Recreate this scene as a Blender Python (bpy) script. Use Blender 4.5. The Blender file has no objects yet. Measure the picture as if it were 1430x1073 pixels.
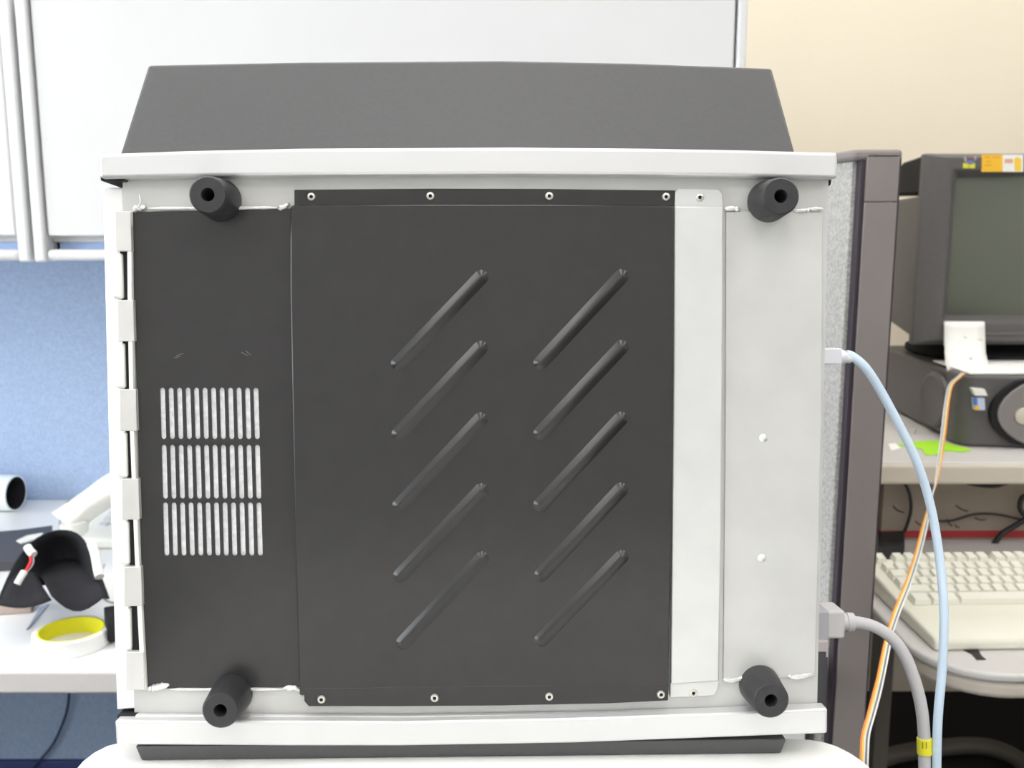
import bpy, bmesh, math, random
from mathutils import Vector, Matrix, noise
random.seed(7)
R = math.radians
sc = bpy.context.scene
col = sc.collection

# ------------------------------------------------------------------ camera
FPX, CX, CY = 1400.0, 715.0, 536.5
PITCH = R(9.7)
CAM = Vector((0, 0, 1.28))
cd = bpy.data.cameras.new('camera'); cam = bpy.data.objects.new('camera', cd); col.objects.link(cam)
cd.sensor_width = 36.0; cd.lens = FPX / 1430.0 * 36.0
cam.location = CAM; cam.rotation_euler = (R(90) - PITCH, 0, 0)
cd.clip_start = 0.02
cd.dof.use_dof = True; cd.dof.focus_distance = 0.615; cd.dof.aperture_fstop = 15
sc.camera = cam
# ------------------------------------------------------------------ world, exposure, light levels
w = bpy.data.worlds.new('world'); sc.world = w; w.use_nodes = True
w.node_tree.nodes['Background'].inputs[0].default_value = (0.9, 0.95, 1.0, 1)
w.node_tree.nodes['Background'].inputs[1].default_value = 0.3
sc.view_settings.view_transform = 'Standard'; sc.view_settings.look = 'None'
sc.view_settings.exposure = 0.25; sc.view_settings.gamma = 1.0
sc.view_settings.use_curve_mapping = False
LAMP = 4.0          # emission of the ceiling troffers
ADDED_WINDOW = 5.5        # emission of an unseen window, added for bluish light from the left

FWD = Vector((0, math.cos(PITCH), -math.sin(PITCH)))
UP = Vector((0, math.sin(PITCH), math.cos(PITCH)))
RT = Vector((1, 0, 0))
def ray(px, py): return FWD + RT * ((px - CX) / FPX) + UP * ((CY - py) / FPX)
def at(px, py, t): return CAM + ray(px, py) * t                 # t = distance along the lens axis
def on_z(px, py, z): d = ray(px, py); return CAM + d * ((z - CAM.z) / d.z)
def on_y(px, py, y): d = ray(px, py); return CAM + d * (y / d.y)

# ------------------------------------------------------------------ materials
MATS = {}
def mat(name, c, rough=0.5, metal=0.0, var=0.0, scale=30.0, bump=0.0, bscale=200.0, spec=0.5, emit=0.0, coat=0.0, stretch=None, trans=0.0):
    if name in MATS: return MATS[name]
    m = bpy.data.materials.new(name); m.use_nodes = True
    nt = m.node_tree; b = nt.nodes['Principled BSDF']
    b.inputs['Base Color'].default_value = (*c, 1); b.inputs['Roughness'].default_value = rough
    b.inputs['Metallic'].default_value = metal; b.inputs['Specular IOR Level'].default_value = spec
    if coat: b.inputs['Coat Weight'].default_value = coat; b.inputs['Coat Roughness'].default_value = .1
    if emit: b.inputs['Emission Color'].default_value = (*c, 1); b.inputs['Emission Strength'].default_value = emit
    if var or bump:
        tc = nt.nodes.new('ShaderNodeTexCoord'); src = tc.outputs['Object']
        if stretch:
            mp = nt.nodes.new('ShaderNodeMapping'); mp.inputs['Scale'].default_value = stretch
            nt.links.new(src, mp.inputs['Vector']); src = mp.outputs['Vector']
    if var:
        n = nt.nodes.new('ShaderNodeTexNoise'); n.inputs['Scale'].default_value = scale; n.inputs['Detail'].default_value = 4
        r = nt.nodes.new('ShaderNodeValToRGB')
        r.color_ramp.elements[0].position = .3; r.color_ramp.elements[1].position = .7
        r.color_ramp.elements[0].color = (*[max(0, x * (1 - var)) for x in c], 1)
        r.color_ramp.elements[1].color = (*[min(1, x * (1 + var)) for x in c], 1)
        nt.links.new(src, n.inputs['Vector']); nt.links.new(n.outputs['Fac'], r.inputs['Fac'])
        nt.links.new(r.outputs['Color'], b.inputs['Base Color'])
    if bump:
        n2 = nt.nodes.new('ShaderNodeTexNoise'); n2.inputs['Scale'].default_value = bscale; n2.inputs['Detail'].default_value = 3
        bp = nt.nodes.new('ShaderNodeBump'); bp.inputs['Strength'].default_value = bump; bp.inputs['Distance'].default_value = .001
        nt.links.new(src, n2.inputs['Vector']); nt.links.new(n2.outputs['Fac'], bp.inputs['Height'])
        nt.links.new(bp.outputs['Normal'], b.inputs['Normal'])
    MATS[name] = m; return m

BLACK = mat('black powder coat', (.024, .0232, .0235), .25, 0, .05, 60, .02, 900, .5)
HOOD = mat('charcoal textured paint', (.073, .072, .0745), .5, 0, .05, 300, .08, 1500, .5)
GALV = mat('galvanised steel', (.585, .585, .572), .42, .35, .045, 28, .05, 90)
GALV2 = mat('brushed steel strip', (.635, .64, .635), .4, .35, .04, 35, .03, 120)
ALU = mat('rolled aluminium', (.69, .69, .695), .33, .45, .03, 14, .02, 60, stretch=(.2, 1, 1))
WELD = mat('weld metal', (.8, .8, .78), .3, .6, .1, 300, .3, 600)
WHITEP = mat('white enamel', (.86, .86, .85), .35, 0, .01, 10)
CREAMP = mat('cream plastic hinge', (.84, .84, .80), .4, 0, .01, 10)
TABM = mat('hinge tab steel', (.66, .65, .63), .4, .4, .03, 60)
RUB = mat('black rubber', (.030, .029, .031), .45, 0, .1, 200, .05, 800, .4)
DARK = mat('dark cavity', (.006, .006, .007), .8)
MESHM = mat('grey filter plate', (.80, .80, .83), .6, .1, .16, 260, .2, 700)
SCREW = mat('zinc screw', (.75, .73, .66), .28, .8)
LAMI = mat('white laminate', (.86, .86, .86), .35, 0, .008, 20)
EDGE = mat('desk edge band', (.66, .63, .62), .45, 0, .02, 30)
BINW = mat('white bin paint', (.73, .73, .735), .4, 0, .008, 8)
BLUE = mat('blue cubicle fabric', (.40, .51, .71), .95, 0, .10, 220, .5, 350, .1)
NAVY = mat('navy base raceway', (.05, .07, .22), .6)
TWEED = mat('grey tweed fabric', (.46, .45, .43), .95, 0, .30, 320, .6, 500, .1)
TRIM = mat('taupe partition trim', (.24, .212, .205), .45, 0, .03, 20)
TRIMD = mat('dark trim gasket', (.035, .025, .035), .5)
WALLO = mat('off-white wall paint', (.80, .79, .77), .85, 0, .015, 3, .1, 300, .2)
WALLM = mat('cream wall paint', (.80, .72, .58), .85, 0, .015, 3, .1, 300, .2)
CEILM = mat('ceiling tile', (.85, .85, .83), .9, 0, .04, 50, .3, 150, .1)
CARPET = mat('charcoal carpet', (.03, .028, .028), .95, 0, .3, 300, .5, 300, .1)
DIFF = mat('light diffuser', (1.0, .985, .965), .6, emit=LAMP)
CRTM = mat('grey monitor plastic', (.105, .099, .098), .5, 0, .05, 90, .1, 700)
CRTD = mat('dark monitor shell', (.007, .007, .0075), .85)
SCREEN = mat('dark glass screen', (.125, .135, .105), .25, 0, spec=.5)
PCM = mat('grey computer plastic', (.105, .098, .098), .45, 0, .05, 60)
PCL = mat('light grey computer panel', (.24, .22, .215), .4, 0, .03, 60)
KEYB = mat('cream keyboard shell', (.78, .77, .66), .5, 0, .01, 20)
KEYC = mat('cream key caps', (.80, .79, .70), .45)
SHELF = mat('almond shelf', (.60, .54, .46), .5, 0, .02, 20)
SHELFT = mat('grey shelf laminate', (.62, .60, .58), .5, 0, .02, 20)
CARD = mat('brown carton', (.33, .275, .225), .85, 0, .08, 14)
RED = mat('red print', (.38, .03, .035), .7)
BCAB = mat('black cable', (.012, .011, .012), .5)
ETH = mat('pale blue network cable', (.64, .78, .93), .35)
PLUGC = mat('clear plug plastic', (.78, .79, .84), .25)
GREYC = mat('grey power cord', (.56, .55, .56), .45)
YEL = mat('yellow tag', (.85, .80, .04), .5)
LIME = mat('lime paper', (.40, .78, .03), .7)
PAPER = mat('white paper', (.9, .9, .86), .8)
ORANGE = mat('orange sticker', (.95, .53, .03), .6)
INKR = mat('red ink', (.75, .22, .12), .7)
INKB = mat('blue ink', (.10, .22, .62), .7)
PINK = mat('pink ink', (.75, .45, .45), .7)
PHONE = mat('ivory phone plastic', (.80, .80, .75), .4)
PHONEK = mat('pale phone key', (.62, .63, .68), .5)
TAPEW = mat('white tape', (.88, .88, .86), .5)
TAPEY = mat('yellow tape core', (.84, .80, .02), .6)
FOAM = mat('black foam sheet', (.022, .022, .026), .8, 0, .1, 200, .2, 500, .2)
TEAL = mat('pale tube shell', (.80, .86, .85), .4)
GREYD = mat('dark grey plastic', (.06, .06, .07), .5)
STEEL = mat('steel blade', (.55, .56, .62), .3, .7)
LEGM = mat('grey tube steel', (.16, .145, .125), .5, .2)
GLASSY = mat('added daylight pane', (.90, .95, 1.0), .5, emit=ADDED_WINDOW)

# ------------------------------------------------------------------ mesh builder
class MB:
    def __init__(s): s.v = []; s.f = []
    def add(s, v, f):
        o = len(s.v); s.v += [Vector(p) for p in v]; s.f += [tuple(i + o for i in q) for q in f]; return s
    def box(s, x0, x1, y0, y1, z0, z1):
        return s.add([(x0,y0,z0),(x1,y0,z0),(x1,y1,z0),(x0,y1,z0),(x0,y0,z1),(x1,y0,z1),(x1,y1,z1),(x0,y1,z1)],
                     [(0,3,2,1),(4,5,6,7),(0,1,5,4),(1,2,6,5),(2,3,7,6),(3,0,4,7)])
    def loft(s, rings, cap=True, closed=True):
        n = len(rings[0]); v = [p for r in rings for p in r]; f = []
        for i in range(len(rings) - 1):
            for j in range(n if closed else n - 1):
                k = (j + 1) % n
                f.append((i*n+j, i*n+k, (i+1)*n+k, (i+1)*n+j))
        if cap: f.append(tuple(range(n - 1, -1, -1))); f.append(tuple(range((len(rings)-1)*n, len(rings)*n)))
        return s.add(v, f)
    def prism(s, pts, vec):
        vec = Vector(vec); pts = [Vector(p) for p in pts]
        return s.loft([pts, [p + vec for p in pts]])
    def tube(s, pts, r, n=10, smooth=6):
        P = spline(pts, smooth) if smooth > 1 else [Vector(p) for p in pts]
        rings = []; u = None
        for i, p in enumerate(P):
            t = (P[min(i+1, len(P)-1)] - P[max(i-1, 0)]).normalized()
            if u is None: u = t.cross(Vector((0,0,1)) if abs(t.z) < .9 else Vector((1,0,0))).normalized()
            u = (u - t * u.dot(t)).normalized(); v = t.cross(u)
            rings.append([p + (u*math.cos(a) + v*math.sin(a))*r for a in [2*math.pi*k/n for k in range(n)]])
        return s.loft(rings)
    def lathe(s, o, axis, prof, n=32, caps=True):
        o = Vector(o); a = Vector(axis).normalized()
        u = a.cross(Vector((0,0,1)) if abs(a.z) < .9 else Vector((1,0,0))).normalized(); v = a.cross(u)
        return s.loft([[o + a*h + (u*math.cos(q) + v*math.sin(q))*r for q in [2*math.pi*k/n for k in range(n)]] for r, h in prof], caps)
def spline(pts, k):
    P = [Vector(p) for p in pts]; Q = [2*P[0]-P[1]] + P + [2*P[-1]-P[-2]]; out = []
    for i in range(1, len(Q) - 2):
        for j in range(k):
            t = j / k; a, b, c, d = Q[i-1], Q[i], Q[i+1], Q[i+2]
            out.append(.5*((2*b) + (c-a)*t + (2*a-5*b+4*c-d)*t*t + (3*b-a-3*c+d)*t**3))
    out.append(P[-1]); return out

MW = {}
def build(name, mb, m, parent=None, world=False, bevel=0, smooth=False, seg=2, local_bm=None):
    me = bpy.data.meshes.new(name)
    vs = mb.v
    if world and parent is not None: inv = MW[parent.name].inverted(); vs = [inv @ p for p in vs]
    me.from_pydata([tuple(p) for p in vs], [], mb.f); me.update()
    bm = bmesh.new(); bm.from_mesh(me); bmesh.ops.recalc_face_normals(bm, faces=bm.faces)
    bm.to_mesh(me); bm.free()
    me.materials.append(m)
    o = bpy.data.objects.new(name, me); col.objects.link(o)
    if parent is not None:
        o.parent = parent; MW[o.name] = MW[parent.name]
    else: MW[o.name] = Matrix.Identity(4)
    if smooth or bevel:
        for p in me.polygons: p.use_smooth = True
        me.set_sharp_from_angle(angle=R(38))
    if bevel:
        b = o.modifiers.new('bevel', 'BEVEL'); b.width = bevel; b.segments = seg; b.limit_method = 'ANGLE'; b.angle_limit = R(40)
        b.harden_normals = False
    return o
def thing(name, label, cat, loc=(0,0,0), group=None, rot=None):
    o = bpy.data.objects.new(name, None); col.objects.link(o); o.empty_display_size = .05
    M = Matrix.Translation(Vector(loc)) @ (rot.to_4x4() if rot else Matrix.Identity(4))
    o.matrix_world = M; MW[o.name] = M
    tag(o, label, cat, group); return o
def tag(o, label, cat, group=None):
    o['label'] = label; o['category'] = cat
    if group: o['group'] = group
    return o
def struct(o): o['kind'] = 'structure'; return o
def dupl(o, off, parent):
    c = o.copy(); col.objects.link(c); c.parent = parent; c.location = Vector(o.location) + Vector(off); return c

# ================================================================== the room
YW = 2.54; ZC = 2.7
struct(build('floor', MB().box(-2.6, 2.4, -2.4, YW, -.05, 0), CARPET))
struct(build('ceiling', MB().box(-2.6, 2.4, -2.4, YW, ZC, ZC + .05), CEILM))
struct(build('wall_back', MB().box(-2.6, 2.4, YW, YW + .08, 0, ZC), WALLM))
struct(build('wall_front', MB().box(-2.6, 2.4, -2.48, -2.4, 0, ZC), WALLO))
struct(build('wall_right', MB().box(2.4, 2.48, -2.4, YW, 0, ZC), WALLO))
wl = MB().box(-2.68, -2.6, -2.4, YW, 0, .9).box(-2.68, -2.6, -2.4, YW, 2.2, ZC).box(-2.68, -2.6, -2.4, -1.2, .9, 2.2).box(-2.68, -2.6, 1.2, YW, .9, 2.2)
struct(build('wall_left', wl, WALLO))
win = struct(build('added_window_1', MB().box(-2.66, -2.64, -1.2, 1.2, .9, 2.2), GLASSY))  # out of view, added to bring bluish light from the left
fr = MB().box(-2.64, -2.58, -1.24, 1.24, .86, .92).box(-2.64, -2.58, -1.24, 1.24, 2.18, 2.24).box(-2.64, -2.58, -1.24, -1.18, .92, 2.18).box(-2.64, -2.58, 1.18, 1.24, .92, 2.18).box(-2.64, -2.6, -.02, .02, .92, 2.18)
build('added_window_frame', fr, WHITEP, win)
for cx in (-1.3, .0, 1.3):
    for cy in (-1.35, .0, 1.75):
        L = thing('ceiling_light', 'recessed ceiling light panel with a white frame', 'ceiling light', (cx, cy, ZC - .02), 'recessed ceiling light panels')
        f = MB().box(-.32, .32, -.62, -.6, -.012, .02).box(-.32, .32, .6, .62, -.012, .02).box(-.32, -.3, -.6, .6, -.012, .02).box(.3, .32, -.6, .6, -.012, .02)
        if cy > 1: f = MB().box(-.62, .62, -.32, -.3, -.012, .02).box(-.62, .62, .3, .32, -.012, .02).box(-.62, -.6, -.3, .3, -.012, .02).box(.6, .62, -.3, .3, -.012, .02)
        build('light_frame', f, WHITEP, L)
        build('diffuser', MB().box(-.3, .3, -.6, .6, 0, .018) if cy < 1 else MB().box(-.6, .6, -.3, .3, 0, .018), DIFF, L)

# ------------------------------------------------------------------ cubicle: blue panel, grey partition, bins, desk
YP = 1.886
def world_thing(name, label, cat, loc, group=None): return thing(name, label, cat, loc, group)
xr = on_y(1043, 60, 1.55).x                      # right end of the bin
bp = world_thing('cubicle_panel', 'blue fabric cubicle panel standing behind the white desk', 'partition', (-.8, YP + .03, 0))
build('fabric_face', MB().box(-1.9, xr + .02, YP, YP + .05, .18, 1.56), BLUE, bp, True, .003)
build('base_raceway', MB().box(-1.9, xr + .02, YP - .006, YP + .056, 0, .18), NAVY, bp, True, .003)
build('top_cap', MB().box(-1.9, xr + .02, YP + .001, YP + .049, 1.56, 1.585), TRIM, bp, True, .004)

# partition running towards the camera on the right; its near end carries the dark trim
YE = 1.17
xl = on_y(1178, 536, YE).x; xrp = on_y(1238, 536, YE).x
zt = on_y(1225, 209, YE).z
gp = world_thing('partition', 'grey tweed partition with a tall taupe end trim beside the metal machine', 'partition', ((xl + xrp) / 2, 1.5, 0))
build('fabric_face', MB().box(xl - .001, xrp - .004, YE + .0121, YP - .01, .05, zt - .012), TWEED, gp, True, .002)
zs = on_y(1228, 282, YE).z
build('end_trim', MB().box(xl + .0105, xrp - .003, YE - .006, YE + .012, 0, zs - .0006), TRIM, gp, True, .0008)
build('end_cap', MB().box(xl + .0105, xrp - .003, YE - .006, YE + .012, zs, zt - .006), TRIM, gp, True, .0008)
build('gasket', MB().box(xl + .0045, xl + .0104, YE - .003, YE + .012, 0, zt - .008), TRIMD, gp, True, .001)
build('gasket', MB().box(xrp - .0035, xrp, YE - .003, YE + .012, 0, zt - .008), TRIMD, gp, True, .0005)
build('top_cap', MB().box(xl - .006, xrp, YE - .006, YP - .01, zt - .012, zt), TRIM, gp, True, .004)
build('base_rail', MB().box(xl - .002, xrp - .006, YE + .012, YP - .01, 0, .05), TRIMD, gp, True)

# overhead bins on the blue panel
YB = 1.55
def zpx(py, px=80, y=YB): return on_y(px, py, y).z
def xpx(px, py=180, y=YB): return on_y(px, py, y).x
zb0, zl, zd, ztop = zpx(366), zpx(349), zpx(330), zpx(-3, 1000) + .0
def overhead_bin(label, x0, x1, stile_l, stile_r):
    b = world_thing('overhead_bin', label, 'cabinet', ((x0 + x1) / 2, YB + .16, zb0), 'overhead bins on the blue panel')
    build('bin_body', MB().box(x0 + .004, x1 - .004, YB + .03, YP - .001, zd - .01, ztop + .015), BINW, b, True, .003)
    build('stile', MB().box(x0, x0 + stile_l, YB, YB + .05, zb0, ztop + .015), BINW, b, True, .0035, seg=3)
    build('stile', MB().box(x1 - stile_r, x1, YB, YB + .05, zb0, ztop + .015), BINW, b, True, .0035, seg=3)
    build('bottom_lip', MB().box(x0 + stile_l + .0005, x1 - stile_r - .0005, YB + .002, YB + .05, zb0 + .002, zl), BINW, b, True, .007, seg=3)
    build('bottom_shelf', MB().box(x0 + .004, x1 - .004, YB + .05, YP - .001, zb0 + .006, zb0 + .016), BINW, b, True)
    build('slot_back', MB().box(x0 + stile_l + .008, x1 - stile_r - .008, YB + .036, YB + .046, zl - .012, zd + .004), mat('pale blue slot back', (.42, .57, .88), .8), b, True)
    d = build('door', MB().box(x0 + stile_l + .0035, x1 - stile_r - .0035, YB + .006, YB + .029, zd, ztop), BINW, b, True, .003)
    build('top_rail', MB().box(x0 + stile_l, x1 - stile_r, YB, YB + .05, ztop + .004, ztop + .015), BINW, b, True, .003)
    return b
xg = on_y(39.5, 300, YB).x
sw = on_y(57, 300, YB).x - on_y(41, 300, YB).x
overhead_bin('white overhead bin with a wide door above the blue panel, ending at the cream wall', xg + .0035, xr, sw, .0135)
overhead_bin('white overhead bin beyond the dark gap in the row, over the black-mouthed tube', xg - 1.05, xg - .0035, .0135, sw)

ZD = .73
yf = on_z(80, 937, ZD).y
dk = world_thing('desk', 'white laminate desk with a pinkish edge band against the blue panel', 'desk', (-.8, 1.5, 0))
build('worktop', MB().box(-1.9, xl - .008, yf + .012, YP - .002, ZD - .030, ZD), LAMI, dk, True, .003)
build('edge_band', MB().box(-1.9, xl - .008, yf, yf + .0118, ZD - .031, ZD - .001), EDGE, dk, True, .004, seg=3)
build('side_leg', MB().box(xl - .045, xl - .015, yf + .05, YP - .05, 0, ZD - .0305), LAMI, dk, True, .002)
build('side_leg', MB().box(-1.87, -1.84, yf + .05, YP - .05, 0, ZD - .0305), LAMI, dk, True, .002)
# thin cord below the desk
pc = [on_y(97, 955, YP - .012), on_y(95, 985, YP - .010), on_y(88, 1010, YP - .009), on_y(74, 1040, YP - .009), on_y(55, 1063, YP - .010), on_y(30, 1090, YP - .012), on_y(10, 1130, YP - .012)]
tag(build('cord', MB().tube(pc, .0026, 8), mat('navy cord', (.02, .05, .12), .5), None, False, smooth=True), 'thin dark cord hanging under the desk against the blue panel', 'cord')

# ================================================================== the machine (computer case lying on its side)
D0 = .62
P0 = at(CX, CY, D0)
ROT = Matrix.Rotation(R(1.2), 3, 'Z') @ Matrix.Rotation(R(-6.1), 3, 'X')
BM = Matrix.Translation(P0) @ ROT.to_4x4(); BI = BM.inverted()
CAML = BI @ CAM
def B(px, py, d=0.0):           # photo pixel -> point of the machine's own frame at depth d behind its bottom plate
    r = BI.to_3x3() @ ray(px, py); return CAML + r * ((d - CAML.y) / r.y)
def Bz(px, py, z): r = BI.to_3x3() @ ray(px, py); return CAML + r * ((z - CAML.z) / r.z)
zcontact = B(600, 1058, -.003).z
case = thing('computer_case', 'metal computer case on its side showing black bottom panels, vents and four rubber feet', 'computer case', BM @ Vector((-.02, 0, zcontact)), None, ROT)
OFF = Vector((-.02, 0, zcontact))
def cbuild(name, mb, m, parent=None, bevel=0, smooth=False, seg=2):
    mb.v = [p - OFF for p in mb.v]
    return build(name, mb, m, parent or case, False, bevel, smooth, seg)
def poly(px, d0, d1):
    pts = [B(x, y, d0) for x, y in px]
    return MB().prism(pts, (0, d1 - d0, 0))

DEPTH = .30
# chassis body behind the plate
x0 = B(172, 600).x; x1 = B(1150, 300).x; z0 = B(600, 1003).z; z1 = B(600, 240).z
cbuild('chassis', MB().box(x0 + .004, x1 - .004, .012, DEPTH, z0, z1), GALV, bevel=.002)
# base sheet behind everything
cbuild('base_sheet', poly([(171, 246), (400, 243), (715, 241), (1000, 243), (1157, 248), (1141, 992), (1000, 998), (800, 1005), (560, 1010), (188, 1010)], .0, .0118), GALV)
# ---- black vent panel on the left with real slots
# each slot is a hole in its own cell; the frame around the cells closes the sheet
vrows = [(541.5, 613.5, 227.4, 0.0), (621.5, 697.0, 229.4, 0.0), (702.0, 776.5, 232.2, 0.0)]
PITCHX = 11.86
vy = [531.0, 617.5, 699.5, 787.0]
vxl = lambda y: 220.6 + (y - 531) * 6.6 / 256
vxr = lambda y: vxl(y) + 12 * PITCHX
slot_loops = []; vp = MB(); DV = -.0016
V = lambda x, y: B(x, y, DV)
for i, (ya, yb, xs_, _) in enumerate(vrows):
    for k in range(12):
        tl, trr = (vxl(vy[i]) + k*PITCHX, vy[i]), (vxl(vy[i]) + (k+1)*PITCHX, vy[i])
        bl, brr = (vxl(vy[i+1]) + k*PITCHX, vy[i+1]), (vxl(vy[i+1]) + (k+1)*PITCHX, vy[i+1])
        ca = vxl(ya) + (k + .5)*PITCHX; cb = vxl(yb) + (k + .5)*PITCHX; r = 3.5
        top = [V(ca + r*math.cos(math.pi + math.pi*a/6), ya + r + r*math.sin(math.pi + math.pi*a/6)) for a in range(7)]
        bot = [V(cb + r*math.cos(math.pi*a/6), yb - r + r*math.sin(math.pi*a/6)) for a in range(7)]
        slot_loops.append(top + bot)
        pts = [V(*tl), V(*trr), V(*brr), V(*bl)] + top + bot      # top 4..10 left to right, bottom 11..17 right to left
        vp.add(pts, [(0, 1, 10, 9, 8, 7, 6, 5, 4), (1, 2, 11, 10), (2, 3, 17, 16, 15, 14, 13, 12, 11), (3, 0, 4, 17)])
TLv, TRv, BLv, BRv = (vxl(531), 531), (vxr(531), 531), (vxl(787), 787), (vxr(787), 787)
for q in ([(184, 296), (300, 294), (415, 291), (417, 531), TRv, TLv, (190.5, 531)],
          [(190.5, 531), TLv, (vxl(699.5), 699.5), BLv, (198, 787), (195, 700)],
          [TRv, (417, 531), (420, 700), (422, 787), BRv, (vxr(699.5), 699.5)],
          [(198, 787), BLv, BRv, (422, 787), (426, 960), (300, 962), (203, 962)]):
    vp.add([V(*p) for p in q], [tuple(range(len(q)))])
BK = Vector((0, .0008, 0))
edge = [V(*p) for p in [(184, 296), (300, 294), (415, 291), (417, 531), (420, 700), (422, 787), (426, 960), (300, 962), (203, 962), (198, 787), (195, 700), (190.5, 531)]]
for lp_ in slot_loops + [edge]: vp.loft([lp_, [p + BK for p in lp_]], cap=False)
vpo = cbuild('vent_panel', vp, BLACK)
cbuild('filter_plate', poly([(214, 532), (370, 532), (376, 786), (220, 786)], -.0003, -.0001), MESHM)
# scratches on the vent panel
for (ax, ay, bx, by) in [(246, 497, 256, 494), (243, 500, 252, 498), (337, 492, 346, 497), (343, 490, 350, 496)]:
    cbuild('scratch', MB().tube([B(ax, ay, -.0016), B(bx, by, -.0016)], .00012, 5, 1), mat('scratch', (.16, .15, .15), .5))

# ---- main embossed panel
DP = -.0065
mp = cbuild('embossed_panel', poly([(405, 289), (410, 286), (600, 285), (770, 285), (942, 287), (941, 500), (938, 750), (934, 964), (770, 969), (600, 970), (418, 972), (413, 800), (408, 560), (405, 400)], DP, -.0002), BLACK, bevel=.0011, seg=3)
cbuild('panel_flange', poly([(411, 265), (600, 263.5), (770, 264), (943, 266), (942, 290), (770, 290), (600, 290), (411, 290)], -.0026, -.0003), BLACK, mp, bevel=.0003)
cbuild('panel_flange', poly([(424, 962), (934, 955), (933, 979), (850, 983), (700, 986), (560, 987), (431, 987), (425, 980)], -.0066, -.0003), BLACK, mp, bevel=.0004)
# embossed ribs
def rib(a, b, rad=.0046, h=.0026, n=9):
    A, C = B(*a, DP), B(*b, DP); t = (C - A); L = t.length; t.normalize()
    nrm = Vector((0, -1, 0)); s = nrm.cross(t)
    rings = []
    for k in range(7):
        q = k / 6; rr = rad * (1 - q * .93); hh = h * (1 - (1 - q) ** 1.35) - .0001; ring = []
        for j in range(n): an = -math.pi/2 + math.pi * j / (n-1); ring.append(C + t*(math.cos(an)*rr) + s*(math.sin(an)*rr) + nrm*hh)
        for j in range(n): an = math.pi/2 + math.pi * j / (n-1); ring.append(A + t*(math.cos(an)*rr) + s*(math.sin(an)*rr) + nrm*hh)
        rings.append(ring)
    cbuild('embossed_rib', MB().loft(rings), BLACK, mp, smooth=True)
c1 = [((556, 508), (672, 387)), ((557, 606), (671, 486)), ((558, 706), (671, 586)), ((559, 804), (672, 685)), ((563, 898), (673, 780))]
c2 = [((755, 507), (868, 386)), ((755, 605), (868, 485)), ((755, 705), (867, 585)), ((756, 803), (867, 684)), ((756, 894), (868, 778))]
for a, b in c1 + c2: rib(a, b)
# screws
def screw(px, py, d, parent, first=[None]):
    p = B(px, py, d)
    s = cbuild('screw', MB().lathe(p, (0, -1, 0), [(.0026, -.0004), (.0026, .0003), (.0022, .0010), (.0012, .0013), (.0010, .0006), (.0002, .0005)], 18), SCREW, parent, smooth=True)
    cbuild('socket', MB().lathe(p + Vector((0, -.0007, 0)), (0, -1, 0), [(.0010, 0), (.0010, .0004)], 6), DARK, s) if parent is case else None
    if parent is not case: s.data.materials.append(DARK); [setattr(f, 'material_index', 1) for f in s.data.polygons if all(abs(s.data.vertices[i].co.y - (p.y - OFF.y)) < .0009 and (Vector((s.data.vertices[i].co.x, 0, s.data.vertices[i].co.z)) - Vector((p.x - OFF.x, 0, p.z - OFF.z))).length < .0011 for i in f.vertices)]
for x, y in [(435, 275), (601, 274), (767, 274), (930, 275)]: screw(x, y, -.0026, mp)
for x, y in [(449, 977), (607, 975), (767, 973), (923, 970)]: screw(x, y, -.0066, mp)

# ---- silver strip and right plate
ss = cbuild('steel_strip', poly([(942, 288), (1010, 288), (1009, 500), (1007, 750), (1004, 952), (937, 956), (939, 750), (941, 500)], -.0052, -.0002), GALV2, bevel=.0008)
cbuild('strip_tab', poly([(943, 268), (947, 263), (1003, 264), (1009, 270), (1010, 290), (942, 290)], -.0026, -.0003), GALV2, ss, bevel=.0004)
cbuild('strip_tab', poly([(936, 954), (1005, 950), (1002, 966), (997, 972), (936, 975)], -.0040, -.0003), GALV2, ss, bevel=.0004)
screw(977, 276, -.0026, ss); screw(968, 968, -.0040, ss)
cbuild('steel_plate', poly([(1014, 296), (1090, 295), (1149, 297), (1147, 600), (1142, 800), (1138, 945), (1010, 950), (1013, 600)], -.0016, -.0001), GALV, bevel=.0003)
for x, y in [(1066, 612), (1064, 780)]:
    cbuild('dimple', MB().lathe(B(x, y, -.0016), (0, -1, 0), [(.0026, 0), (.0021, .0005), (.0010, .0009), (.0002, .0010)], 14), WELD, smooth=True)
def bead(pts, r):
    mb = MB(); n = 8
    P = spline([B(x, y, -.002) for x, y in pts], 5); rings = []
    for i, p in enumerate(P):
        rr = r * (.75 + .6 * random.random()) * (1 if 0 < i < len(P)-1 else .3)
        rings.append([p + Vector((0, -rr*.8*math.sin(q), rr*math.cos(q))) + Vector((.0003*random.uniform(-1, 1), 0, 0)) for q in [2*math.pi*k/n for k in range(n)]])
    cbuild('weld_bead', mb.loft(rings), WELD, smooth=True)
for pts, r in [([(1012, 292), (1024, 291), (1034, 293)], .0014), ([(1108, 294), (1122, 294), (1134, 292), (1150, 292)], .0012), ([(1010, 949), (1022, 951), (1040, 947)], .0012),
               ([(1100, 945), (1114, 946), (1136, 942)], .0013), ([(186, 292), (196, 290), (204, 289)], .0018), ([(388, 291), (397, 289), (404, 284)], .0013), ([(205, 291), (300, 291), (386, 290)], .0009),
               ([(206, 963), (220, 960), (236, 957)], .0020), ([(396, 962), (412, 961), (418, 965), (423, 972)], .0014), ([(238, 963), (300, 963), (396, 963)], .0009)]: bead(pts, r)
cbuild('weld_wire', MB().tube([B(192, 291, -.003), B(196, 284, -.004), B(195, 272, -.002)], .0004, 6), WELD, smooth=True)

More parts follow.
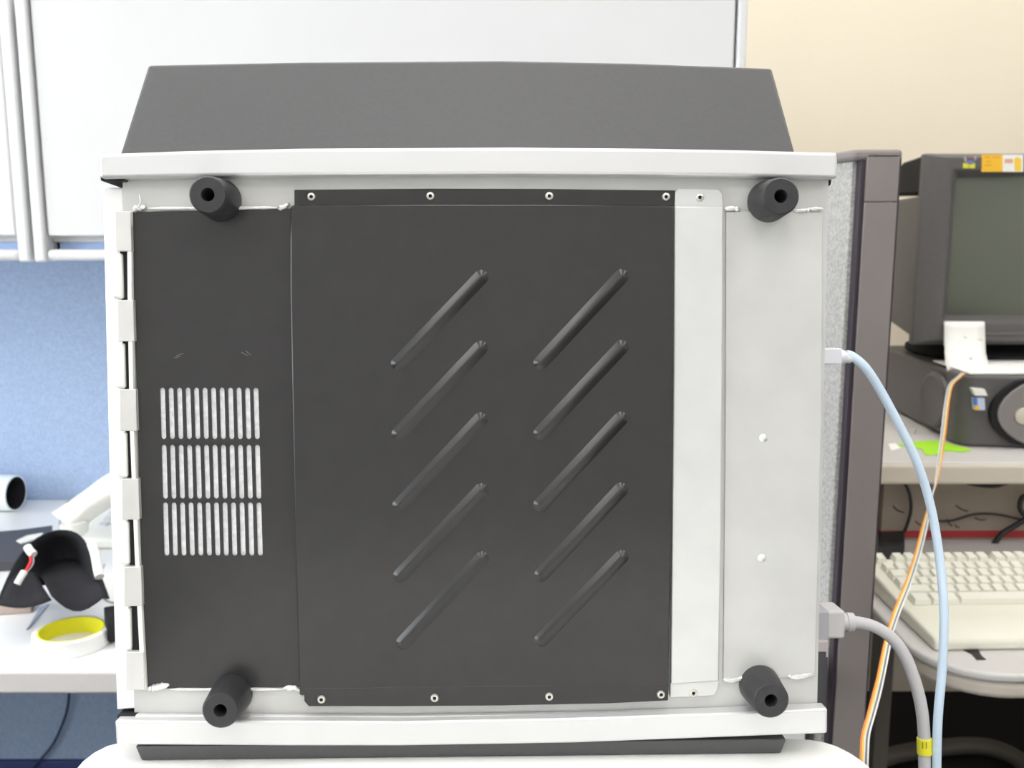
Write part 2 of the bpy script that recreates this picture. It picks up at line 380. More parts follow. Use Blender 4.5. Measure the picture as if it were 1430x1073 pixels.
# ---- rails
TU = [(137, 215), (260, 210.5), (420, 207), (715, 205.5), (900, 207), (1040, 209.5), (1170, 213)]
TL = [(1170, 249), (1040, 246.5), (900, 244.5), (715, 243.5), (420, 245), (260, 246.5), (139, 249)]
RD = -.011
tr = cbuild('side_rail', poly(TU + TL, RD, .0), ALU, bevel=.0020, seg=4)
BU = [(160, 1007), (400, 1007), (560, 1008), (800, 1003.5), (1000, 996.5), (1156, 990)]
BL = [(1156, 1025), (1000, 1031), (800, 1038.5), (560, 1042.5), (400, 1042.5), (162, 1041)]
br = cbuild('side_rail', poly(BU + BL, RD, .0), ALU, bevel=.0016, seg=4)
cbuild('rail_ledge', poly([(188, 999), (400, 1000), (560, 1001), (800, 997), (1000, 991), (1141, 985), (1141, 992), (1000, 1000), (800, 1007), (560, 1012), (188, 1010)], -.0045, -.0001), ALU, br, bevel=.0012, seg=3)
# shade inside the hollow rail ends, put in as near-black blocks, hinge side
xlr = B(137, 215, RD).x
zt0, zt1 = B(137, 250, RD).z, B(137, 217, RD).z
cbuild('rail_end_shade', MB().box(xlr - .0012, xlr + .0135, -.006, .045, zt0 - .0005, zt1 - .001), DARK, tr, bevel=.001)
zb0_, zb1_ = B(160, 1041, RD).z, B(160, 1008, RD).z
cbuild('rail_end_shade', MB().box(B(160, 1030, RD).x - .001, B(160, 1030, RD).x + .012, -.004, .03, zb0_ + .004, zb1_ + .0012), DARK, br, bevel=.001)

# ---- side covers (sloping charcoal hoods)
hood = MB(); rings = []
for px, py, pb in [(165, 91, 213), (400, 86.5, 208), (700, 84.5, 206), (900, 88, 207), (1113, 95.5, 212)]:
    xb = B(px, 212, .010).x; zb = B(px, pb + 8, .010).z
    xt_px = 210 + (px - 165) * (1079 - 210) / (1113 - 165)
    zt_ = B(xt_px, py, .068).z
    rings.append([Vector((xb, .010, zb)), Vector((xb, .068, zt_)), Vector((xb, DEPTH - .01, zt_)), Vector((xb, DEPTH - .01, zb))])
cbuild('side_cover', hood.loft(rings), HOOD, bevel=.0022, seg=3)
lh = MB(); rings = []
for px in (189, 640, 1098):
    xb = B(px, 1042, -.007).x
    rings.append([Vector((xb, -.0075, zcontact + .011)), Vector((xb + (.002 if px < 300 else -.002 if px > 900 else 0), -.003, zcontact)), Vector((xb, DEPTH - .01, zcontact)), Vector((xb, DEPTH - .01, zcontact + .011))])
cbuild('side_cover', lh.loft(rings), HOOD, bevel=.001)

# ---- hinge on the left edge
def lerp(a, b, t): return a + (b - a) * t
hx = lambda y, xa, xb: lerp(xa, xb, (y - 293) / 672)
he = cbuild('door_edge', poly([(143, 262), (172, 262), (178, 500), (190, 990), (163, 992), (152, 640)], .001, .035), WHITEP, bevel=.001)
cbuild('hinge_shadow_gap', poly([(166, 300), (178, 300), (196, 955), (186, 955)], -.0012, .0009), DARK, he)
hs = cbuild('hinge_leaf', poly([(177, 295), (183, 295), (184, 420), (187, 600), (194, 780), (204, 964), (197, 964), (188, 780), (181, 600), (178, 420)], -.0050, -.0003), CREAMP, bevel=.0004)
for ya, yb in [(295, 351), (419, 477), (544, 602), (669, 726), (792, 847), (911, 964)]:
    cbuild('hinge_tab', poly([(hx(ya, 160, 177), ya), (hx(ya, 182, 202), ya), (hx(yb, 182, 202), yb), (hx(yb, 160, 177), yb)], -.0056, -.0010), TABM, hs, bevel=.0004)
for ya, yb in [(353, 418), (479, 543), (604, 668), (728, 790), (849, 909)]:
    cbuild('hinge_knuckle', poly([(hx(ya, 152.5, 170), ya + 2), (hx(ya, 168, 184), ya), (hx(yb, 168, 184), yb), (hx(yb, 152.5, 170), yb - 2)], -.0044, .0009), CREAMP, he, bevel=.0016, seg=3)

# ---- rubber feet
LF = .028
for x, y in [(290, 272), (1090.5, 274), (307.5, 993), (1077, 979)]:
    p = B(x, y, -LF); o = Vector((p.x, .0, p.z))
    f = cbuild('rubber_foot', MB().lathe(o, (0, -1, 0), [(.0128, .0003), (.0128, .002), (.0110, LF - .0012), (.0100, LF), (.0040, LF), (.0037, LF - .0008), (.0037, .006), (.0005, .006)], 48), RUB, smooth=True)
    cbuild('foot_screw', MB().lathe(o, (0, -1, 0), [(.0032, .0062), (.0032, .009), (.0022, .0102), (.0003, .0104)], 16), mat('blued screw', (.12, .14, .25), .25, .8), f, smooth=True)

# ---- details past the right edge of the plate
xs = x1 - .004
cbuild('rear_tab', poly([(1150, 353), (1155, 353), (1154, 379), (1150, 381)], .006, .009), DARK)
cbuild('rear_tab', poly([(1147, 249), (1161, 251), (1160, 258), (1155, 262), (1148, 262)], .002, .008), DARK)
zc0, zc1 = B(1150, 986, .05).z, B(1150, 905, .05).z
cbuild('rear_bracket', MB().box(xs, B(1146, 950, .05).x, .040, .056, zc0, zc1), GREYD)
cbuild('rear_bracket', MB().box(xs, B(1154, 950, .062).x, .060, .090, zc0 - .004, zc1 - .002), GREYD)
q = B(1148, 902, .05)
cbuild('rear_connector', MB().box(xs, q.x + .002, .042, .056, q.z - .0062, q.z + .0062), mat('pinkish connector', (.50, .45, .46), .5), bevel=.0015)
# network cable and power cord
ne = B(1188, 498, .055)
nt = thing('network_cable', 'pale blue network cable with a clear plug in the side of the metal case', 'cable', BM @ B(1150, 498, .055), None)
nb = MB(); nb.v = []
nb.box(xs, B(1172, 497, .055).x, .049, .061, ne.z - .0052, ne.z + .0058)
nb.v = [BM @ p for p in nb.v]; plug = build('plug', nb, PLUGC, nt, True, .001)
bt = MB().lathe(BM @ Vector((B(1172, 497, .055).x - .001, .055, ne.z + .0002)), BM.to_3x3() @ Vector((1, 0, -.16)), [(.0052, 0), (.0048, .003), (.0040, .0031), (.0046, .0045), (.0036, .0047), (.0042, .006), (.0033, .0062), (.0036, .0085), (.0030, .0095)], 16)
build('boot', bt, PLUGC, nt, True, smooth=True)
t0 = (BM @ ne - CAM).dot(FWD)
pts = [at(1181, 495, t0), at(1190, 498, t0), at(1208, 513, t0), at(1228, 543, t0 + .005), at(1252, 587, t0 + .01), at(1278, 640, t0 + .015), at(1297, 697, t0 + .02), at(1310, 765, t0 + .02), at(1318, 850, t0 + .015), at(1316, 930, t0 + .014), at(1310, 1000, t0 + .012), at(1308, 1073, t0 + .012), at(1309, 1160, t0 + .014), at(1312, 1300, t0 + .02)]
e = pts[-1]; pts += [Vector((e.x, e.y + .01, .3)), Vector((e.x + .02, e.y + .03, .06)), Vector((e.x + .07, e.y + .08, .004)), Vector((e.x + .2, e.y + .12, .004))]
build('cable_jacket', MB().tube(pts, .0031, 12), ETH, nt, True, smooth=True)

pw = thing('mains_cable', 'thick grey power cord with angled plug and a yellow tag', 'cable', BM @ B(1150, 870, .06))
pa = B(1143, 849, .055); pb_ = B(1174, 889, .055)
pm = MB().box(xs, pb_.x, .046, .070, pb_.z + .001, pa.z); pm.v = [BM @ p for p in pm.v]
build('plug', pm, GREYC, pw, True, .002, seg=3)
pm = MB().box(xs, xs + .004 + (pa.x - xs), .044, .072, pb_.z, pa.z + .0005); pm.v = [BM @ p for p in pm.v]
build('plug_collar', pm, mat('darker grey plug', (.42, .41, .43), .5), pw, True, .001)
cz = B(1180, 869, .058).z
nk = MB().lathe(BM @ Vector((pb_.x - .001, .058, cz)), BM.to_3x3() @ Vector((1, 0, 0)), [(.0058, 0), (.0058, .0055), (.0066, .006), (.0064, .0105), (.0045, .011)], 18)
build('strain_relief', nk, GREYC, pw, True, smooth=True)
t1 = (BM @ Vector((pb_.x, .058, cz)) - CAM).dot(FWD)
pts = [at(1186, 869, t1), at(1200, 870, t1), at(1222, 876, t1), at(1246, 892, t1), at(1264, 917, t1), at(1277, 950, t1), at(1286, 985, t1), at(1290, 1020, t1), at(1291, 1060, t1), at(1291, 1110, t1), at(1288, 1300, t1)]
e = pts[-1]; pts += [Vector((e.x, e.y, .3)), Vector((e.x + .01, e.y - .02, .06)), Vector((e.x + .06, e.y - .06, .0055)), Vector((e.x + .2, e.y - .08, .0055))]
build('cord_jacket', MB().tube(pts, .0042, 12), GREYC, pw, True, smooth=True)
a, b = at(1290.6, 1031, t1), at(1291.2, 1053, t1)
tg = build('tag', MB().lathe(a, b - a, [(.0043, 0), (.0050, .0001), (.0050, (b - a).length), (.0043, (b - a).length + .0001)], 20), YEL, pw, True, smooth=True)
for k in (-1, 1):
    build('tag_mark', MB().tube([at(1291 + 2.5*k, 1037, t1 - .0049), at(1291 + 2.5*k, 1046, t1 - .0049)], .0004, 5, 1), mat('tag ink', (.35, .28, .02), .6), tg, True)

# ================================================================== white stand under the case
zs_ = zcontact - .0003
lo = [Bz(x, y, zs_) for x, y in [(100, 1074), (112, 1060), (127, 1048.5), (145, 1039.5), (165, 1034), (190, 1031)]]
ro = [Bz(x, y, zs_) for x, y in [(1105, 1028.5), (1130, 1029.5), (1152, 1033), (1173, 1039.5), (1192, 1049), (1209, 1060.5), (1224, 1074)]]
yl = lo[0]; yr = ro[-1]
out = []
out += [Vector((-.245, .26, zs_)), Vector((-.245, .10, zs_))] if False else []
out += [Vector((lo[-1].x + .030, lo[-1].y + .012, zs_)), Vector((lo[-1].x + .012, lo[-1].y + .002, zs_))]
out += lo[::-1]
xL, xR = yl.x - .022, yr.x + .022
out += [Vector((xL + .006, yl.y - .03, zs_)), Vector((xL, yl.y - .07, zs_))]
yF = -.56
for k in range(7): q = math.pi + math.pi/2 * k/6; out.append(Vector((xL + .06 + .06*math.cos(q), yF + .06 + .06*math.sin(q), zs_)))
for k in range(7): q = 1.5*math.pi + math.pi/2 * k/6; out.append(Vector((xR - .06 + .06*math.cos(q), yF + .06 + .06*math.sin(q), zs_)))
out += [Vector((xR, yr.y - .07, zs_)), Vector((xR - .006, yr.y - .03, zs_))]
out += ro[::-1]
out += [Vector((ro[0].x - .018, ro[0].y + .002, zs_)), Vector((ro[0].x - .036, ro[0].y + .012, zs_))]
for s_, x_ in ((1, ro[0].x - .05), (-1, lo[-1].x + .044)):
    a = Vector((x_, .10, zs_)), Vector((x_, .25, zs_)), Vector((x_ - .04*s_, .29, zs_))
    out += list(a) if s_ == 1 else list(a)[::-1]
cen = BM @ Vector((-.03, -.12, zs_))
st = thing('pedestal_stand', 'glossy white stand with rounded corners carrying the metal computer case', 'stand', (cen.x, cen.y, 0))
tb = MB().prism([BM @ p for p in out], BM.to_3x3() @ Vector((0, 0, -.035)))
build('stand_top', tb, mat('glossy white stand', (.90, .90, .87), .55), st, True, .006, seg=4)
ztop_ = cen.z - .036
build('stand_column', MB().lathe((cen.x, cen.y, 0), (0, 0, 1), [(.04, .03), (.035, .1), (.035, ztop_ - .01), (.07, ztop_ + .006)], 24), WHITEP, st, True, smooth=True)
build('stand_base', MB().lathe((cen.x, cen.y, 0), (0, 0, 1), [(.24, 0), (.24, .012), (.20, .025), (.05, .035)], 36), WHITEP, st, True, smooth=True)

# ================================================================== things on the left desk
def stadium(cx, cy, z, r, n=28): return [Vector((cx + r*math.cos(2*math.pi*k/n), cy + r*math.sin(2*math.pi*k/n), z)) for k in range(n)]
# tape roll lying flat
tc = on_z(100, 886, ZD + .014)
tp = thing('tape_roll', 'roll of white tape with a yellow core lying flat on the desk', 'tape', (tc.x, tc.y, ZD))
RO, RI, TH = .0465, .0385, .021
build('tape', MB().lathe((tc.x, tc.y, ZD), (0,0,1), [(RI + .002, .0005), (RO - .0008, 0), (RO, .001), (RO, TH - .001), (RO - .0008, TH), (RI + .002, TH)], 48, False), TAPEW, tp, True, smooth=True)
build('core', MB().lathe((tc.x, tc.y, ZD), (0,0,1), [(RI + .002, .0), (RI + .0021, TH), (RI, TH), (RI, .0)], 48, False), TAPEY, tp, True, smooth=True)
# black roll standing beside it
bc = on_z(158, 900, ZD)
b2 = thing('foam_roll', 'small black foam roll on the desk between the white tape and the metal case', 'roll', (bc.x, bc.y + .02, ZD))
build('outer_wrap', MB().lathe((bc.x - .012, bc.y + .01, ZD + .0225), (.9, .45, 0), [(.0215, 0), (.0225, .001), (.0225, .04), (.0215, .041)], 32), FOAM, b2, True, smooth=True)
build('hub', MB().lathe((bc.x - .012, bc.y + .01, ZD + .0225), (.9, .45, 0), [(.008, -.0006), (.008, .002)], 20), DARK, b2, True)
# tube with dark mouth
cc = on_z(14, 718, ZD)
tu = thing('mailing_tube', 'pale tube with a black mouth lying on the desk before the blue panel', 'tube', (cc.x - .05, cc.y + .0, ZD))
rt = .0335
ax = Vector((-.99, .12, 0)).normalized()
o = Vector((cc.x + .004, cc.y + .02, ZD + rt + .0005))
build('tube_shell', MB().lathe(o, ax, [(rt - .003, 0.0), (rt, 0.0), (rt, .16), (rt - .003, .16)], 40, False), TEAL, tu, True, smooth=True)
build('tube_lining', MB().lathe(o, ax, [(rt - .003, -.0002), (rt - .0031, .15), (.001, .151)], 40, False), FOAM, tu, True, smooth=True)
# curled black foam sheet: arch plus two flaps that fall towards the camera
def sheet(name, rows, th, m, parent):
    mb = MB(); n = len(rows[0]); v = []; f = []
    for r in rows: v += [Vector(p) for p in r]
    for i in range(len(rows) - 1):
        for j in range(n - 1): f.append((i*n+j, i*n+j+1, (i+1)*n+j+1, (i+1)*n+j))
    o = build(name, mb.add(v, f), m, parent, True, smooth=True)
    s = o.modifiers.new('thickness', 'SOLIDIFY'); s.thickness = th; s.offset = 0
    return o
fs = thing('curled_sheet', 'curled black foam sheet standing like an arch on the desk', 'sheet', on_z(80, 850, ZD))
arc_px = [(-4, 842, 1.30), (8, 812, 1.33), (24, 782, 1.36), (44, 758, 1.38), (68, 744, 1.39), (92, 741, 1.39), (112, 749, 1.385), (125, 770, 1.37), (131, 795, 1.35), (134, 815, 1.33)]
front = spline([at(*p) for p in arc_px], 3)
back = spline([at(x + (98 - x) * .80, y + (803 - y) * .80, t + .085) for x, y, t in arc_px], 3)
sheet('arch', [[a.lerp(b, k / 5) for k in range(6)] for a, b in zip(front, back)], .002, FOAM, fs)
fl = []
for i in range(9):
    u = i / 8
    top = at(lerp(48, 132, u), lerp(800, 792, u) - 14*math.sin(math.pi*u), 1.43)
    bot = at(lerp(72, 153, u), lerp(832, 836, u) + 20*math.sin(math.pi*min(1, u*1.15)), 1.285)
    fl.append([top.lerp(bot, k / 6) + Vector((0, 0, .006*math.sin(math.pi*k/6))) for k in range(7)])
sheet('floor_flap', fl, .002, FOAM, fs)
fl2 = []
for i in range(7):
    u = i / 6
    top = at(lerp(20, 47, u), lerp(795, 800, u), 1.36)
    bot = at(lerp(-2, 72, u), lerp(845, 838, u) + 7*math.sin(math.pi*u), 1.285)
    fl2.append([top.lerp(bot, k / 5) for k in range(6)])
sheet('side_flap', fl2, .002, FOAM, fs)
# white connector with red lead on the foam
cn = thing('wire_connector', 'white wire connector with a short red lead lying on the black sheet', 'connector', at(42, 770, 1.352))
build('connector_body', MB().tube([at(38, 764, 1.340), at(42, 770, 1.336), at(47, 775, 1.333)], .0055, 8, 3), PAPER, cn, True, smooth=True)
build('lead', MB().tube([at(43, 776, 1.333), at(43, 784, 1.325), at(39, 793, 1.318), at(34, 800, 1.313)], .0021, 8), mat('red wire', (.75, .02, .03), .4), cn, True, smooth=True)
build('lead', MB().tube([at(46, 776, 1.333), at(47, 784, 1.325), at(44, 792, 1.318), at(36, 801, 1.313)], .0009, 8), mat('grey wire', (.35, .36, .36), .4), cn, True, smooth=True)
build('tail_body', MB().tube([at(34, 799, 1.312), at(29, 807, 1.306), at(24, 816, 1.302)], .0045, 8, 3), PAPER, cn, True, smooth=True)
# flat things behind the foam
def flat(name, label, cat, px, z0, z1, m, bevel=.001):
    P = [on_z(x, y, z0) for x, y in px]
    return tag(build(name, MB().prism(P, (0, 0, z1 - z0)), m, None, False, bevel), label, cat)
flat('notebook', 'dark grey binder lying behind the black curled sheet', 'binder', [(-30, 757), (30, 752), (74, 746), (70, 775), (28, 797), (-30, 800)], ZD + .0003, ZD + .016, GREYD)
flat('paper_slip', 'white slip lying on the dark grey binder', 'paper', [(23, 757), (38, 750), (60, 746), (58, 752), (42, 757), (30, 760)], ZD + .0163, ZD + .019, PAPER, .0005)
bx = flat('carton', 'small brown cardboard box under the black curled sheet', 'box', [(-30, 862), (44, 856), (50, 842), (-30, 838)], ZD + .0003, ZD + .016, mat('pinkish cardboard', (.52, .42, .36), .8))
flat('cutter_blade', 'thin grey steel blade beside the white tape roll', 'blade', [(37, 881), (41, 878), (68, 845), (56, 850)], ZD + .0003, ZD + .002, STEEL, .0003)
flat('paper_scrap', 'crumpled white paper scrap between the black sheet and the metal case', 'paper', [(118, 842), (170, 842), (172, 806), (128, 800)], ZD + .0003, ZD + .004, PAPER, .001)
# telephone, mostly hidden behind the case
pl = on_z(112, 768, ZD)
ph = thing('telephone', 'ivory desk telephone with its handset, half hidden behind the metal case', 'telephone', (pl.x + .08, pl.y + .08, ZD))
x0p, y0p = pl.x - .002, pl.y
build('phone_base', MB().prism([Vector((x0p, y0p, ZD + .0005)), Vector((x0p, y0p + .19, ZD + .0005)), Vector((x0p, y0p + .19, ZD + .062)), Vector((x0p, y0p + .02, ZD + .028)), Vector((x0p, y0p, ZD + .018))], (.19, 0, 0)), PHONE, ph, True, .006, seg=3)
sl = (.062 - .028) / .17
for i in range(3):
    for j in range(4):
        kx, ky = x0p + .022 + i * .02, y0p + .03 + j * .019; kz = ZD + .028 + (ky - y0p - .02) * sl
        build('phone_key', MB().prism([Vector((kx, ky, kz)), Vector((kx + .014, ky, kz)), Vector((kx + .014, ky + .012, kz + .012*sl)), Vector((kx, ky + .012, kz + .012*sl))], (0, 0, .003)), PHONEK, ph, True, .0008)
hs0 = at(98, 734, 1.56)
hh = thing('handset', 'ivory telephone handset resting across the phone before the blue panel', 'handset', hs0)
path = spline([at(94, 733, 1.57), at(104, 722, 1.575), at(118, 710, 1.58), at(135, 698, 1.59), at(152, 687, 1.60), at(170, 678, 1.61)], 4)
rings = []
for i, p in enumerate(path):
    u = i / (len(path) - 1); wv = .026 - .006*math.sin(math.pi*min(1, u*1.1)); hv = .018 if u > .3 else .018 + .007*(1 - u/.3)
    t = (path[min(i+1, len(path)-1)] - path[max(i-1, 0)]).normalized(); s = t.cross(Vector((0,-.6,.8))).normalized(); n_ = s.cross(t)
    rings.append([p + s*(wv*math.copysign(abs(math.cos(q))**.5, math.cos(q))) + n_*(hv*math.copysign(abs(math.sin(q))**.5, math.sin(q))) for q in [2*math.pi*k/16 for k in range(16)]])
build('grip', MB().loft(rings), PHONE, hh, True, smooth=True)
build('mouthpiece', MB().lathe(at(104, 741, 1.56), Vector((.1, -.1, -1)), [(.020, -.012), (.021, 0), (.019, .006), (.005, .007)], 22), PHONE, hh, True, smooth=True)
build('handset_cord', MB().tube([at(84, 738, 1.56), at(84, 724, 1.57), at(90, 706, 1.585), at(98, 699, 1.60), at(108, 701, 1.61), at(111, 712, 1.61), at(108, 728, 1.60)], .0016, 8), mat('grey phone cord', (.36, .37, .36), .5), hh, True, smooth=True)
# white lead by the case
tag(build('white_lead', MB().tube([at(128, 760, 1.36), at(133, 775, 1.35), at(136, 792, 1.34), at(139, 806, 1.33)], .0062, 10), PAPER, None, False, smooth=True), 'thick white lead curving beside the right rim of the black arch', 'cable')
tag(build('grey_lead', MB().tube([at(146, 788, 1.36), at(139, 803, 1.35), at(137, 820, 1.34), at(142, 832, 1.33), at(151, 840, 1.325), at(162, 843, 1.325)], .0017, 8), mat('grey lead', (.5, .5, .56), .4), None, False, smooth=True), 'thin grey lead looping between the black sheet and the metal case', 'cable')

# ================================================================== right-hand workstation
ZT = .71
cnr = on_z(1318, 935, ZT); eL = on_z(1224, 856, ZT)
xd = (cnr.x + eL.x) / 2 - .008
yfr = on_z(1400, 943, ZT).y
rd = thing('workstation_desk', 'almond desk with a rounded corner and thick edge carrying the cream keyboard', 'desk', (xd + .5, 1.7, 0))
rc = .10; outl = [Vector((xd, YW - .02, ZT))]
for k in range(9): q = math.pi + math.pi/2 * k/8; outl.append(Vector((xd + rc + rc*math.cos(q), yfr + rc + rc*math.sin(q), ZT)))
outl += [Vector((1.9, yfr + .03, ZT)), Vector((1.9, YW - .02, ZT))]
build('desk_top', MB().prism(outl, (0, 0, -.012)), SHELFT, rd, True, .004, seg=3)
ol2 = [Vector((p.x + (.004 if p.x < xd + .1 else 0), p.y + .004 if p.y < 2 else p.y, ZT - .0125)) for p in outl]
build('desk_edge', MB().prism(ol2, (0, 0, -.024)), SHELF, rd, True, .008, seg=4)
lp = at(1231, 940, 1.62)
build('desk_leg', MB().box(lp.x - .012, lp.x + .012, lp.y - .02, lp.y + .02, .0, ZT - .037), LEGM, rd, True, .003)
build('desk_leg', MB().box(1.84, 1.87, lp.y - .02, lp.y + .02, .0, ZT - .037), LEGM, rd, True, .003)
ft = [on_z(1225, 1062, .021), on_z(1262, 1052, .021), on_z(1310, 1045, .021), on_z(1362, 1042, .021), on_z(1398, 1049, .021), on_z(1428, 1066, .021), on_z(1450, 1095, .021)]
tag(build('floor_tube', MB().tube(ft, .02, 12), LEGM, None, False, smooth=True), 'curved dim grey tube lying on the dark floor under the workstation', 'tube')

# riser shelf with computer
zsh = .873; ysf = 1.60
xsl = on_y(1225, 660, ysf).x - .01
rs = thing('riser_shelf', 'almond riser shelf on the workstation desk under the grey computer', 'shelf', (xsl + .5, 1.95, ZT))
build('shelf_board', MB().box(xsl, 1.85, ysf + .012, YW - .03, zsh - .030, zsh), SHELFT, rs, True, .003)
build('front_edge', MB().box(xsl, 1.85, ysf, ysf + .0118, zsh - .035, zsh - .002), SHELF, rs, True, .005, seg=3)
build('side_support', MB().box(xsl + .01, xsl + .028, ysf + .10, YW - .05, ZT + .0003, zsh - .0305), TRIM, rs, True, .002)
build('side_support', MB().box(1.82, 1.84, ysf + .10, YW - .05, ZT + .0003, zsh - .0305), TRIM, rs, True, .002)
# carton below shelf
yc = 1.70
ct = thing('storage_carton', 'brown carton with a red stripe standing under the riser shelf', 'carton', (xsl + .4, yc + .1, ZT))
build('carton_body', MB().box(xsl + .06, 1.6, yc, yc + .25, ZT + .0004, zsh - .034), CARD, ct, True, .002)
zr = on_y(1330, 765, yc).z
build('red_stripe', MB().box(xsl + .0595, 1.6005, yc - .0006, yc + .01, ZT + .004, ZT + .017), RED, ct, True)
marks = [(1247, 707, 1262, 716), (1335, 706, 1352, 714), (1278, 728, 1292, 735), (1322, 725, 1330, 735), (1333, 733, 1340, 736), (1361, 723, 1376, 726)]
for k, (ax_, ay, bx_, by) in enumerate(marks):
    build('print_mark', MB().tube([on_y(ax_, ay, yc - .0004), on_y((ax_ + bx_)/2, (ay + by)/2 + 2, yc - .0004), on_y(bx_, by, yc - .0004)], .0013, 5), mat('carton ink', (.06, .05, .05), .8), ct, True)
for lab, pts, r in [('thin black cable hanging in front of the brown carton', [(1262, 672), (1270, 690), (1272, 712), (1266, 735), (1258, 755), (1259, 775)], .003),
                    ('thick black cable sagging along the red stripe of the carton', [(1440, 720), (1420, 733), (1400, 745), (1385, 763), (1368, 770), (1340, 772), (1310, 774)], .005),
                    ('black cable crossing the middle of the brown carton', [(1305, 728), (1330, 727), (1358, 719), (1385, 718), (1410, 722), (1440, 730)], .0022),
                    ('black cable loop hanging under the riser shelf by the brown carton', [(1352, 674), (1370, 677), (1390, 678), (1408, 673), (1440, 668)], .005),
                    ('black cable bent in a loop beside the brown carton top', [(1440, 690), (1428, 695), (1424, 708), (1430, 718), (1445, 724)], .0045)]:
    tag(build('black_cable', MB().tube([on_y(x, y, yc - r - .012) for x, y in pts], r, 8), BCAB, None, False, smooth=True), lab, 'cable')
# black adapters
flat('power_adapter', 'black power adapter on the desk behind the cream keyboard corner', 'adapter', [(1225, 790), (1262, 780), (1262, 762), (1225, 764)], ZT + .0004, ZT + .028, BCAB, .003)

# keyboard with palm rest
kA, kB_ = on_z(1228, 795, ZT + .02), on_z(1323, 903, ZT + .02)
ln = (kA - kB_); ln.z = 0; KD = ln.length - .022
yaw = math.atan2(ln.y, ln.x) - math.pi/2
KR = Matrix.Rotation(yaw * .35 + R(3), 3, 'Z') @ Matrix.Identity(3)
kb = thing('keyboard', 'cream computer keyboard with a broad palm rest on the almond desk', 'keyboard', Vector((kB_.x - .004, kB_.y + .028, ZT + .0004)), None, KR)
MW[kb.name] = kb.matrix_world.copy() if False else Matrix.Translation(Vector((kB_.x - .004, kB_.y + .028, ZT + .0004))) @ KR.to_4x4()
KW = .47
y1, y2 = KD * .36, KD
build('keyboard_shell', MB().prism([Vector((0, 0, 0)), Vector((0, y2, 0)), Vector((0, y2, .034)), Vector((0, y1, .019)), Vector((0, y1 - .006, .020)), Vector((0, .006, .017)), Vector((0, 0, .012))], (KW, 0, 0)), KEYB, kb, bevel=.004, seg=3)
pit = .0180
slope = (.034 - .019) / (y2 - y1)
key_me = None
rowy = [y1 + .012 + i * ((y2 - y1 - .03) / 5.4) for i in range(5)]; rowy.append(y1 + .012 + 5.35 * ((y2 - y1 - .03) / 5.4))
rh = (y2 - y1 - .03) / 5.4 * .86
def key(x, y, wd):
    z = .019 + slope * (y - y1) + .0005
    mb = MB(); a = [Vector((x, y, z)), Vector((x + wd, y, z)), Vector((x + wd, y + rh, z + slope*rh)), Vector((x, y + rh, z + slope*rh))]
    b = [Vector((x + .0025, y + .002, z + .008)), Vector((x + wd - .0025, y + .002, z + .008)), Vector((x + wd - .0025, y + rh - .0035, z + .009 + slope*rh)), Vector((x + .0025, y + rh - .0035, z + .009 + slope*rh))]
    build('key', mb.loft([a, b]), KEYC, kb)
x00 = .018
lay = [[1.5, 1, 1.25, 6.0, 1.25, 1, 1.5], [2.25] + [1]*10 + [2.25], [1.75] + [1]*11 + [1.75], [1.5] + [1]*12 + [1], [1]*13 + [1.5], [1, .6] + [1]*4 + [.4] + [1]*4 + [.4] + [1]*4]
for i, rowk in enumerate(lay):
    x = x00
    for wk in rowk:
        if not (i == 5 and wk < 1): key(x, rowy[i], wk * pit - .0012)
        x += wk * pit
    xx = x00 + 15.2 * pit
    for k in range(3):
        if i in (0, 3, 4, 5) or (i == 1 and k == 1): key(xx + k * pit, rowy[i], pit - .0012)
    xx += 3.3 * pit
    if i < 5:
        for k in range(4): key(xx + k * pit, rowy[i], pit - .0012)
flat('black_clip', 'torn black scrap of tape on the desk edge below the palm rest', 'tape scrap', [(1344, 908), (1366, 908), (1371, 917), (1377, 922), (1364, 922), (1357, 914)], ZT + .0004, ZT + .0014, BCAB, .0002)

# desktop computer lying on the shelf
xp = on_y(1335, 580, 1.74).x; yp = 1.72; zp = zsh + .0005; hp = .128
pcx = thing('desktop_computer', 'grey desktop computer lying flat on the riser shelf under the monitor', 'computer', (xp + .21, yp + .2, zp))
prof = []
for k in range(7): q = math.pi + math.pi/2*k/6; prof.append((xp + .03 + .03*math.cos(q), yp + .03 + .03*math.sin(q)))
prof += [(xp + .15, yp - .012), (xp + .28, yp - .012)]
for k in range(7): q = 1.5*math.pi + math.pi/2*k/6; prof.append((xp + .40 + .03*math.cos(q), yp + .03 + .03*math.sin(q)))
prof += [(xp + .43, yp + .07), (xp, yp + .07)]
build('front_bezel', MB().prism([Vector((a, b, zp)) for a, b in prof], (0, 0, hp)), PCM, pcx, True, .006, seg=3)
build('case_cover', MB().box(xp + .006, xp + .424, yp + .0705, yp + .43, zp + .003, zp + hp - .004), PCM, pcx, True, .004)
sd = [on_y(1242, 537, 1.9)]
# swelling on the side of the bezel
sp = MB(); zc_ = zp + hp*.5
rr = []
for r_, h_ in [(.052, 0), (.050, .006), (.044, .009), (.042, .0082), (.001, .0086)]:
    rr.append([Vector((xp + .004 - h_, yp + .115 + r_*1.15*math.cos(q), zc_ + r_*math.sin(q))) for q in [2*math.pi*k/32 for k in range(32)]])
build('side_boss', sp.loft(rr), PCM, pcx, True, smooth=True)
